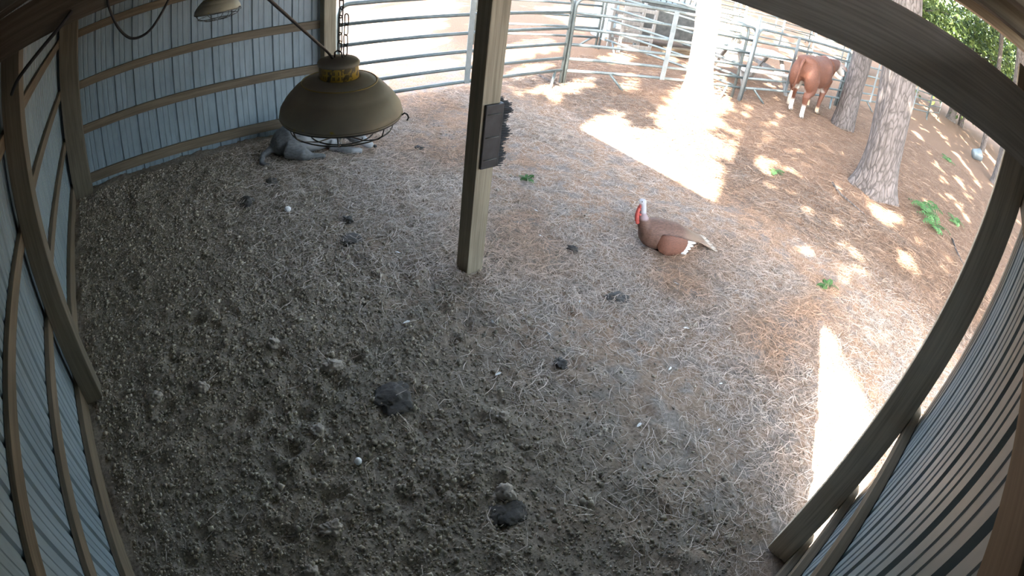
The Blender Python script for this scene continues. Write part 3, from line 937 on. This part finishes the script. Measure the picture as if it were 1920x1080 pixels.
# white ball and scattered white scraps
M['eggshell'] = mat_mottled('chalky_white', (.70, .70, .70), (.86, .86, .85), 12, .6, (1, 1, 1), .1)
o = MB().blob((0, 0, .022), (.021, .021, .022)).build('white_ball', M['eggshell'], None, True)
o.location = (.62, 1.63, gz(.62, 1.63) - .004); put(o, 'small round white ball lying on the dark floor', 'ball')
o = MB().blob((0, 0, .028), (.03, .028, .028)).build('white_ball', M['eggshell'], None, True)
o.location = (1.22, 4.25, gz(1.22, 4.25) - .006); put(o, 'small white ball lying before the back wall under the large lamp', 'ball')
scr = np.random.default_rng(9)
fm = MB().add([(-.03, 0, .004), (-.012, .009, .009), (.012, .011, .011), (.03, .002, .006), (.012, -.009, .007), (-.012, -.008, .005), (-.03, 0, 0), (.03, .002, .002)],
              [(0, 1, 5), (1, 2, 4, 5), (2, 3, 4), (6, 5, 4, 7), (6, 0, 1), (3, 7, 4), (6, 5, 0)]).mesh('feather', M['eggshell'], True)
for (x, y) in [(2.75, 3.95), (2.6, 2.0), (2.15, 1.85), (3.1, 1.35), (2.65, 1.15), (2.5, .62), (2.1, .95), (1.65, 1.75), (2.95, 2.85), (3.5, 1.75), (3.2, 3.2), (1.4, 2.45), (2.3, 3.6), (1.9, 2.15), (2.85, .85), (1.75, 3.2), (3.9, 1.4), (2.4, 4.7)]:
    o = link('feather', fm); o.location = (x, y, gz(x, y) + .008); o.rotation_euler = (0, 0, scr.uniform(0, 6.3)); o.scale = (scr.uniform(.5, .9),) * 3
    put(o, 'tiny white feather scrap lying on the bedding', 'feather', 'white feather scraps on the bedding')

# ------------------------------------------------------------------ lamps
def mat_lamp():
    m, nt, b = nodes('worn_bronze_enamel')
    v = coords(nt)
    f = noise(nt, v, 9, 5); g = noise(nt, v, 40, 4)
    c = ramp(nt, f, [(.35, (.24, .225, .185)), (.7, (.33, .30, .22))])
    wear = ramp(nt, g, [(.62, (0, 0, 0)), (.70, (1, 1, 1))])
    sep = N(nt, 'ShaderNodeSeparateXYZ'); nt.links.new(v, sep.inputs[0])
    low = N(nt, 'ShaderNodeMapRange'); nt.links.new(sep.outputs[2], low.inputs[0])
    low.inputs[1].default_value = .022; low.inputs[2].default_value = .006
    mm = N(nt, 'ShaderNodeMath', operation='MULTIPLY'); nt.links.new(low.outputs[0], mm.inputs[0]); nt.links.new(wear, mm.inputs[1])
    c = mixc(nt, mm.outputs[0], c, (.36, .28, .05))
    nt.links.new(c, b.inputs['Base Color']); b.inputs['Roughness'].default_value = .6; b.inputs['Metallic'].default_value = .1
    bump(nt, b, g, .1, .002)
    return m


def mat_neck():
    m, nt, b = nodes('worn_yellow_label')
    v = coords(nt)
    g = noise(nt, v, 55, 4); f = noise(nt, v, 14, 3)
    c = mixc(nt, ramp(nt, g, [(.52, (0, 0, 0)), (.58, (1, 1, 1))]), (.50, .34, .05), (.07, .06, .035))
    c = mixc(nt, ramp(nt, f, [(.45, (0, 0, 0)), (.62, (1, 1, 1))]), c, (.16, .13, .05))
    nt.links.new(c, b.inputs['Base Color']); b.inputs['Roughness'].default_value = .5
    return m


M['lamp'] = mat_lamp(); M['neck'] = mat_neck()
M['brass'] = mat_mottled('worn_brass_edge', (0.272, 0.200, 0.056), (0.440, 0.336, 0.112), 20, .4, (1, 1, 1), .05, .001, .5)
M['chain'] = mat_mottled('dark_chain_steel', (.035, .036, .036), (.10, .10, .10), 20, .45, (1, 1, 1), .05, .001, .6)
M['lampglass'] = mat_mottled('milky_bulb', (.55, .55, .52), (.7, .7, .66), 5, .3)


def heat_lamp(loc, R0, rz, label, tilt=(0, 0)):
    t = put(empty('barn_lamp', loc, rz), label, 'lamp')
    t.rotation_euler = (tilt[0], tilt[1], rz)
    k = R0 / .19
    out = [(.188, -.004), (.190, .004), (.186, .022), (.170, .046), (.158, .060), (.150, .066), (.148, .070), (.134, .084), (.118, .095), (.113, .097), (.112, .099), (.090, .106), (.068, .110), (.060, .111)]
    inn = [(.057, .107), (.088, .102), (.110, .094), (.132, .080), (.156, .056), (.168, .042), (.183, .020), (.186, -.002)]
    sh = MB().lathe([(r * k, z * k) for r, z in out + inn + out[:1]], 56, cap=False).build('shade', M['lamp'], t, True)
    MB().tube([(.115 * k * math.cos(a), .115 * k * math.sin(a), .0985 * k) for a in np.linspace(0, 2 * math.pi, 49)], .0018 * k, 6, False).build('bead', M['brass'], sh, True)
    MB().tube([(.1885 * k * math.cos(a), .1885 * k * math.sin(a), -.002 * k) for a in np.linspace(0, 2 * math.pi, 57)], .0035 * k, 6, False).build('rolled_rim', M['lamp'], sh, True)
    nk = MB().lathe([(.060 * k, .108 * k), (.060 * k, .150 * k), (.056 * k, .155 * k)], 32).build('neck', M['neck'], t, True)
    MB().lathe([(.063 * k, .150 * k), (.064 * k, .157 * k), (.058 * k, .164 * k), (.03 * k, .168 * k), (.012 * k, .170 * k)], 32).build('cap', M['lamp'], t, True)
    # blocky black print on the neck
    lm = MB()
    for j, a0 in enumerate((-2.25, -2.05, -1.85, -1.62, -1.40, -1.18)):
        for zz in (.116, .132):
            for da in (0, .07):
                if (j + int(zz * 1000) + int(da * 100)) % 4 == 0: continue
                a = a0 + da; c, s = math.cos(a), math.sin(a); r = .0606 * k
                lm.add([(r * c, r * s, zz * k), (r * math.cos(a + .04), r * math.sin(a + .04), zz * k), (r * math.cos(a + .04), r * math.sin(a + .04), (zz + .011) * k), (r * c, r * s, (zz + .011) * k)], [(0, 1, 2, 3)])
    lm.build('worn_print', M['chain'], nk)
    MB().lathe([(.018 * k, .10 * k), (.02 * k, .07 * k), (.035 * k, .045 * k), (.045 * k, .018 * k), (.035 * k, -.004 * k), (.01 * k, -.014 * k)], 20).build('bulb', M['lampglass'], t, True)
    gd = MB().tube([(.187 * k * math.cos(a), .187 * k * math.sin(a), -.008 * k) for a in np.linspace(0, 2 * math.pi, 49)], .0026 * k, 6, False).build('guard', M['chain'], t, True)
    for rr, zz in ((.160, -.048), (.100, -.070)):
        MB().tube([(rr * k * math.cos(a), rr * k * math.sin(a), zz * k) for a in np.linspace(0, 2 * math.pi, 41)], .0022 * k, 6, False).build('guard_wire', M['chain'], gd, True)
    for q in range(8):
        a = q * math.pi / 4 + .2
        MB().tube([(r * k * math.cos(a), r * k * math.sin(a), z * k) for r, z in ((.187, -.008), (.178, -.034), (.160, -.050), (.100, -.072), (.02, -.078))], .0022 * k, 6).build('guard_wire', M['chain'], gd, True)
    MB().tube([(.186 * k, 0, -.006 * k), (.200 * k, 0, .004 * k), (.208 * k, .0, .0), (.212 * k, 0, -.010 * k), (.207 * k, 0, -.020 * k)], .0026 * k, 6).build('latch_hook', M['chain'], t, True)
    MB().tube([(-.012 * k, 0, .168 * k), (-.010 * k, 0, .186 * k), (.0, 0, .193 * k), (.010 * k, 0, .186 * k), (.012 * k, 0, .168 * k)], .0025 * k, 6).build('eyelet', M['chain'], t, True)
    return t


LA = (.648, 1.556, 1.889); LB = (.80, 4.40, 1.815)
heat_lamp(LA, .19, math.radians(-38), 'large worn bronze barn lamp hanging on a chain before the pipe fence', (math.radians(1.5), math.radians(-1)))
heat_lamp(LB, .19, math.radians(-38), 'small distant barn lamp with a wire guard hanging before the back wall', (math.radians(-2), math.radians(-3)))


def chain(base, top, label):
    base = Vector(base); top = Vector(top)
    t = put(empty('hanging_chain', base), label, 'chain')
    lw, ll, wr_ = .0075, .017, .0019
    pts = []
    for k in range(8):
        a = math.pi * k / 7; pts.append((lw * math.cos(a), 0, ll - lw + lw * math.sin(a)))
    for k in range(8):
        a = math.pi + math.pi * k / 7; pts.append((lw * math.cos(a), 0, -ll + lw + lw * math.sin(a)))
    pts.append(pts[0])
    me = MB().tube(pts, wr_, 6, False).mesh('chain_link', M['chain'], True)
    d = top - base; n = int(d.length / (2 * ll - 2.2 * wr_ * 2))
    for k in range(n):
        o = link('chain_link', me, t); o.location = d * ((k + .5) / n); o.rotation_euler = (0, math.atan2(d.x, d.z), (k % 2) * math.pi / 2 + .4)
    return t


chain((LA[0], LA[1], LA[2] + .190), (LA[0] + .02, LA[1], 2.70), 'dark steel chain holding up the large bronze lamp')
chain((LA[0] + .016, LA[1] - .004, LA[2] + .174), (LA[0] + .02, LA[1] - .006, LA[2] + .30), 'short loose chain end doubled beside the chain of the large lamp')
chain((LB[0], LB[1], LB[2] + .190), (LB[0], LB[1], 2.72), 'dark steel chain holding up the small distant lamp')


def cord(pts, r, label):
    P = [Vector(p) for p in pts]; out = []
    for i in range(len(P) - 1):
        p0, p1, p2, p3 = P[max(i - 1, 0)], P[i], P[i + 1], P[min(i + 2, len(P) - 1)]
        for k in range(8):
            t = k / 8
            out.append(.5 * ((2 * p1) + (-p0 + p2) * t + (2 * p0 - 5 * p1 + 4 * p2 - p3) * t * t + (-p0 + 3 * p1 - 3 * p2 + p3) * t ** 3))
    out.append(P[-1])
    return put(MB().tube(out, r, 8).build('power_cord', M['black_rubber'], None, True), label, 'cord')


cord([(LA[0] - .02, LA[1], LA[2] + .165), (LA[0] - .05, LA[1] - .02, LA[2] + .20), (.50, 1.39, 2.17), (.335, 1.2, 2.315), (.18, 1.02, 2.46), (.02, .85, 2.72)], .0042, 'black power cord slanting up from the large lamp to the rafters')
cord([(-.09, 2.74, 2.30), (-.075, 2.745, 2.24), (-.02, 2.75, 2.12), (.055, 2.75, 2.045), (.15, 2.75, 2.06), (.24, 2.75, 2.175), (.29, 2.74, 2.30)], .007, 'black power cord sagging in a loop below the cross beam')
cord([(-.70, 2.72, 2.05), (-.64, 2.70, 2.115), (-.49, 2.70, 2.20), (-.37, 2.71, 2.268), (-.30, 2.73, 2.32)], .0135, 'thick black cable from the long wall post up to the cross beam')

# ------------------------------------------------------------------ scratching brush on the middle post
sb = put(empty('scratching_brush', (2.20, 2.675, 1.12)), 'black bristle scratching brush strapped around the middle post', 'brush')
MB().box((-.125, -.022, -.225), (.004, -.001, .225)).build('backing_plate', M['black_rubber'], sb, bevel=.005)
MB().box((.001, -.02, -.225), (.022, .13, .225)).build('side_plate', M['black_rubber'], sb, bevel=.005)
br = random.Random(4); bm_ = MB()
for i in range(46):
    for j in range(13):
        z = -.22 + i * .44 / 45 + br.uniform(-.004, .004); yy = -.015 + j * .0112
        Lb = (.062 + .022 * math.sin(i * .35)) * (1 - .35 * max(0, (12 - i) / 12)) * br.uniform(.8, 1.15)
        bm_.tube([(.018, yy, z), (.02 + Lb, yy + br.uniform(-.008, .008), z + br.uniform(-.012, .006))], [.0042, .0026], 4)
put(bm_.build('bristles', M['black_rubber'], sb), kind='stuff')
for z in (-.16, .0, .16): MB().tube([(-.11, -.023, z), (-.05, -.026, z), (.0, -.023, z)], .004, 6).build('strap', M['darksteel'], sb, True)

# ------------------------------------------------------------------ animals
def loft(mb, secs, n=20):
    """closed tube of ellipses: (x, y, z, half width, half height, tilt) along +x"""
    vs = []; fs = []
    for (x, y, z, w, h) in secs:
        for k in range(n):
            a = 2 * math.pi * k / n
            vs.append((x, y + w * math.cos(a), z + h * math.sin(a)))
    m = len(secs)
    for i in range(m - 1):
        for k in range(n):
            a = i * n + k; b = i * n + (k + 1) % n
            fs.append((a, a + n, b + n, b))
    fs.append(tuple(range(n))); fs.append(tuple((m - 1) * n + k for k in range(n))[::-1])
    return mb.add(vs, fs)


def zone(nt, v, c, r, soft=.25):
    """1 inside an ellipsoid round c"""
    mp = N(nt, 'ShaderNodeMapping', vector_type='TEXTURE'); mp.inputs['Location'].default_value = c; mp.inputs['Scale'].default_value = r
    nt.links.new(v, mp.inputs[0])
    ln = N(nt, 'ShaderNodeVectorMath', operation='LENGTH'); nt.links.new(mp.outputs[0], ln.inputs[0])
    mr = N(nt, 'ShaderNodeMapRange'); nt.links.new(ln.outputs['Value'], mr.inputs[0])
    mr.inputs[1].default_value = 1 + soft; mr.inputs[2].default_value = 1 - soft
    return mr.outputs[0]


def wob(nt, amp=.05, sc=9):
    tc = N(nt, 'ShaderNodeTexCoord'); n = N(nt, 'ShaderNodeTexNoise'); n.inputs['Scale'].default_value = sc
    nt.links.new(tc.outputs['Object'], n.inputs['Vector'])
    s = N(nt, 'ShaderNodeVectorMath', operation='SUBTRACT'); nt.links.new(n.outputs['Color'], s.inputs[0]); s.inputs[1].default_value = (.5, .5, .5)
    m = N(nt, 'ShaderNodeVectorMath', operation='SCALE'); nt.links.new(s.outputs[0], m.inputs[0]); m.inputs['Scale'].default_value = amp
    a = N(nt, 'ShaderNodeVectorMath', operation='ADD'); nt.links.new(tc.outputs['Object'], a.inputs[0]); nt.links.new(m.outputs[0], a.inputs[1])
    return a.outputs[0]


def mat_coat(name, c1, c2, zones, sc=10, bmp=.15):
    m, nt, b = nodes(name)
    v = wob(nt)
    f = noise(nt, coords(nt, (2, 6, 6)), sc, 5)
    c = ramp(nt, f, [(.3, c1), (.7, c2)])
    for cen, rad, col, *soft in zones:
        c = mixc(nt, zone(nt, v, cen, rad, *(soft or [.2])), c, col)
    nt.links.new(c, b.inputs['Base Color']); b.inputs['Roughness'].default_value = .7
    bump(nt, b, noise(nt, coords(nt, (3, 12, 12)), 22, 3), bmp, .004)
    return m


WH = (.50, .47, .43)
CY = math.radians(3)
cow = put(empty('cow', (10.42, 3.91, gz(10.42, 3.91)), CY), 'red and white cow standing by the pipe fence with its head behind a pine trunk', 'cow')
c = MB()
loft(c, [(-.37, 0, 1.00, .06, .10), (-.33, 0, .98, .17, .20), (-.24, 0, .955, .245, .255), (-.10, 0, .93, .275, .285), (.10, 0, .885, .285, .315), (.35, 0, .85, .305, .335), (.60, 0, .85, .295, .345), (.82, 0, .87, .255, .345), (1.00, 0, .89, .205, .31), (1.14, 0, .90, .14, .22), (1.22, 0, .91, .07, .12)])
c.blob((-.22, 0, 1.10), (.17, .20, .11)); c.blob((.82, 0, 1.13), (.20, .09, .10)); c.blob((-.02, 0, 1.13), (.25, .10, .09))
c.blob((-.24, .17, 1.10), (.07, .05, .06)); c.blob((-.24, -.17, 1.10), (.07, .05, .06))
for sd, fx in ((1, .14), (-1, -.10)):       # hind legs
    y0 = sd * .17
    c.blob((-.20, y0 * .95, .80), (.20, .13, .30)); c.blob((-.10, y0 * 1.05, .62), (.15, .105, .20))
    c.tube([(-.16, y0, .80), (-.08 + fx * .3, y0, .60), (-.20 + fx * .8, y0, .42), (-.14 + fx, y0, .25), (-.12 + fx, y0, .10), (-.09 + fx, y0, .02)], [.15, .115, .068, .048, .044, .052], 14)
for sd, fx in ((1, .98), (-1, .77)):        # fore legs
    y0 = sd * .15
    c.blob((.86, y0 * .95, .78), (.15, .10, .25))
    c.tube([(.88, y0, .78), (.90 + (fx - .88) * .3, y0, .55), (.88 + (fx - .88) * .7, y0, .36), (fx, y0, .20), (fx, y0, .09), (fx + .03, y0, .02)], [.13, .082, .056, .042, .044, .05], 14)
c.tube([(1.00, 0, .98), (1.18, -.03, 1.03), (1.36, -.06, 1.05), (1.47, -.08, 1.05)], [.25, .19, .15, .13], 16)     # neck
c.tube([(1.42, -.08, 1.10), (1.54, -.10, 1.06), (1.68, -.13, .97), (1.80, -.16, .90), (1.86, -.17, .87)], [.10, .125, .095, .078, .06], 14)  # head
c.tube([(1.1, -.02, .70), (1.28, -.04, .82), (1.42, -.07, .92)], [.05, .05, .03], 8)       # dewlap
cm = remeshed(c, .022, 5)
M['cow_coat'] = mat_coat('hereford_coat', (0.071, 0.025, 0.013), (0.127, 0.046, 0.024),
                         [((.25, 0, .55), (.62, .20, .09), WH), ((.40, 0, .50), (.5, .25, .06), WH), ((1.68, -.13, .95), (.34, .3, .22), WH), ((1.20, -.03, 1.23), (.34, .07, .10), WH), ((.0, -.17, .06), (.22, .14, .20), WH), ((-.15, -.17, .08), (.30, .13, .20), WH), ((.02, .17, .07), (.25, .13, .19), WH), ((.9, 0, .08), (.3, .3, .09), (.55, .40, .28)), ((-.1, 0, .60), (.16, .09, .12), WH)])
cm.materials.clear(); cm.materials.append(M['cow_coat'])
link('body', cm, cow)
M['hoof'] = mat_mottled('horn', (.10, .085, .07), (.2, .17, .14), 20, .5)
for (hx, hy) in ((-.09 + .14, .17), (-.19, -.17), (1.01, .15), (.80, -.15)):
    h = MB()
    for s in (-1, 1): loft(h, [(hx - .05, hy + s * .024, .03, .012, .028), (hx, hy + s * .024, .03, .024, .03), (hx + .045, hy + s * .024, .022, .02, .02), (hx + .07, hy + s * .02, .012, .008, .01)], 10)
    h.build('hoof', M['hoof'], cow, True)
tl = MB().tube([(-.34, .02, 1.12), (-.43, .03, 1.08), (-.46, .04, .92), (-.44, .06, .66), (-.43, .08, .48)], [.035, .030, .024, .019, .018], 10).build('tail', M['cow_coat'], cow, True)
M['switch'] = mat_mottled('pale_tail_hair', (0.294, 0.252, 0.203), (0.462, 0.420, 0.364), 15, .8, (8, 8, 1), .4)
sw = MB()
for k in range(26):
    a = k * 2.4; r = .012 + .022 * ((k % 7) / 7)
    sw.tube([(-.43 + .3 * r * math.cos(a), .08 + .3 * r * math.sin(a), .52), (-.43 + r * math.cos(a), .085 + r * math.sin(a), .36), (-.425 + .8 * r * math.cos(a), .09 + .9 * r * math.sin(a), .20 + .04 * (k % 3))], [.006, .008, .002], 5)
put(sw.build('switch', M['switch'], tl), kind='stuff')
for s in (-1, 1):
    e = MB(); loft(e, [(1.50, -.10 + s * .10, 1.10, .012, .03), (1.47, -.10 + s * .17, 1.09, .03, .045), (1.45, -.10 + s * .24, 1.06, .025, .04), (1.45, -.10 + s * .28, 1.04, .006, .01)], 12)
    e.build('ear', M['cow_coat'], cow, True)
    MB().blob((1.60, -.115 + s * .105, 1.035), (.022, .014, .02)).build('eye', M['black_rubber'], cow, True)
MB().blob((1.875, -.172, .865), (.035, .06, .042)).build('muzzle', mat_mottled('pink_muzzle', (.45, .27, .23), (.58, .38, .33), 20, .5), cow, True)

# turkey ----------------------------------------------------------------------
TX, TY = 3.87, 2.20
tk = put(empty('turkey', (TX, TY, gz(TX, TY) - .012), math.atan2(.42, -.91)), 'reddish brown turkey resting on the bedding with a pale head and red wattle', 'turkey')
c = MB()
loft(c, [(-.42, 0, .07, .045, .015), (-.34, 0, .092, .07, .032), (-.22, 0, .12, .09, .065), (-.10, 0, .135, .12, .11), (.03, 0, .14, .145, .14), (.14, 0, .155, .135, .145), (.22, 0, .175, .10, .125), (.27, 0, .195, .06, .085)], 24)
c.tube([(.20, 0, .20), (.265, 0, .27), (.295, 0, .345), (.31, 0, .42), (.32, 0, .46)], [.095, .058, .034, .027, .026], 16)
c.blob((.332, 0, .472), (.040, .025, .027))
tm = remeshed(c, .009, 4)
M['turkey_body'] = mat_coat('turkey_plumage', (0.071, 0.036, 0.024), (0.146, 0.077, 0.053), [((.32, 0, .445), (.10, .09, .085), (.40, .39, .42), .1), ((.29, 0, .345), (.06, .08, .035), (.27, .20, .21), .3), ((-.28, 0, .12), (.16, .2, .1), (.17, .115, .08), .5)], 16, .5)
tm.materials.clear(); tm.materials.append(M['turkey_body']); link('body', tm, tk)
M['wattle'] = mat_mottled('red_wattle', (0.385, 0.049, 0.042), (0.525, 0.112, 0.091), 40, .45, (1, 1, 1), .4, .003)
c = MB(); c.tube([(.342, .0, .45), (.350, .0, .40), (.350, 0, .345), (.336, 0, .29), (.315, 0, .255)], [.008, .015, .019, .021, .012], 10)
for k in range(12): c.blob((.318 + .0022 * k + .014 * math.cos(k * 2.4), .016 * math.sin(k * 2.4), .262 + .0150 * k), (.011, .011, .011), None, 8, 6)
link('wattle', remeshed(c, .004, 2), tk).data.materials.append(M['wattle'])
MB().tube([(.362, 0, .472), (.378, 0, .468), (.392, 0, .459)], [.012, .008, .002], 8).build('beak', M['clod'], tk, True)
for s in (-1, 1): MB().blob((.346, s * .021, .481), (.0055, .004, .0055), None, 8, 6).build('eye', M['black_rubber'], tk, True)
M['wing'] = mat_coat('wing_plumage', (0.093, 0.036, 0.021), (0.167, 0.068, 0.040), [], 30, .6)
M['white_feather'] = mat_mottled('white_feathers', (.68, .68, .66), (.84, .84, .82), 12, .6, (1, 1, 1), .2)
M['tail_feather'] = mat_coat('barred_tail_feather', (0.174, 0.118, 0.081), (0.285, 0.205, 0.149), [((-.52, 0, .04), (.06, .4, .2), (.46, .40, .33), .3)], 30, .4)
for s in (-1, 1):
    w = MB(); loft(w, [(.15, s * .110, .14, .012, .03), (.12, s * .138, .135, .028, .085), (.05, s * .158, .12, .03, .105), (-.04, s * .158, .108, .028, .095), (-.12, s * .146, .10, .022, .075), (-.16, s * .138, .098, .01, .055)], 20)
    wg = w.build('wing', M['wing'], tk, True)
    for k in range(5):
        z0 = .15 - .026 * k
        f_ = MB(); loft(f_, [(-.10, s * (.150 + .003 * k), z0, .004, .016), (-.16, s * (.143 + .004 * k), z0 - .012, .005, .018), (-.23 + .018 * k, s * (.128 + .006 * k), z0 - .03, .004, .013), (-.26 + .022 * k, s * (.120 + .007 * k), max(z0 - .038, .012), .001, .003)], 8)
        f_.build('primary_feather', M['white_feather'], wg, True)
for k in range(9):
    a = (k - 4) * .085
    f_ = MB(); L = .26
    pts = [(-.24, .0), (-.34, .3), (-.44, .7), (-.50, .95), (-.525, 1.0)]
    loft(f_, [(x0, math.tan(a) * (-.24 - x0) * 1.0 + (k - 4) * .006, .115 - .09 * t + .004 * (k % 2), [.016, .024, .030, .028, .010][i], .004) for i, (x0, t) in enumerate(pts)], 8)
    f_.build('tail_feather', M['tail_feather'], tk, True)

# animal lying at the back wall -------------------------------------------------
AX, AY = 1.86, 5.42
an = put(empty('resting_animal', (AX, AY, gz(AX, AY) - .01), math.radians(-8)), 'grey and white animal lying against the back wall behind the large lamp', 'animal')
c = MB()
loft(c, [(-.40, 0, .12, .05, .05), (-.34, 0, .14, .13, .12), (-.22, 0, .165, .18, .165), (-.05, 0, .17, .185, .17), (.12, 0, .17, .17, .165), (.26, 0, .16, .13, .14), (.34, 0, .15, .09, .11)], 22)
c.tube([(.28, -.02, .20), (.40, -.07, .20), (.48, -.12, .16)], [.10, .075, .065], 14)
c.tube([(.46, -.12, .16), (.54, -.17, .125), (.61, -.22, .08), (.65, -.25, .06)], [.075, .065, .045, .035], 14)
c.tube([(.22, -.14, .10), (.36, -.24, .05), (.52, -.29, .04)], [.07, .042, .034], 10)
c.tube([(-.25, -.15, .12), (-.10, -.26, .09), (-.02, -.25, .045), (.12, -.30, .04)], [.10, .075, .042, .034], 10)
c.tube([(-.38, .0, .10), (-.50, -.06, .06), (-.54, -.18, .035), (-.46, -.27, .03)], [.04, .035, .03, .015], 10)
am = remeshed(c, .015, 5)
am.materials.clear(); am.materials.append(mat_coat('grey_white_coat', (0.060, 0.063, 0.066), (0.144, 0.150, 0.156), [((.12, -.12, .20), (.20, .22, .17), (.28, .29, .30), .2), ((.62, -.24, .07), (.12, .12, .10), (.30, .31, .32), .2), ((.5, -.29, .03), (.10, .06, .06), (.28, .29, .30), .2)], 9, .4))
link('body', am, an)
for s in (-1, 1):
    e = MB(); loft(e, [(.47, -.12 + s * .055, .215, .008, .015), (.44, -.12 + s * .085, .215, .02, .03), (.40, -.12 + s * .105, .20, .015, .02), (.38, -.12 + s * .11, .19, .004, .006)], 10)
    e.build('ear', M['dung'], an, True)
    MB().blob((.545, -.165 + s * .055, .155), (.011, .010, .010), None, 8, 6).build('eye', M['black_rubber'], an, True)
MB().blob((.672, -.262, .062), (.02, .022, .018), None, 10, 8).build('nose', M['black_rubber'], an, True)
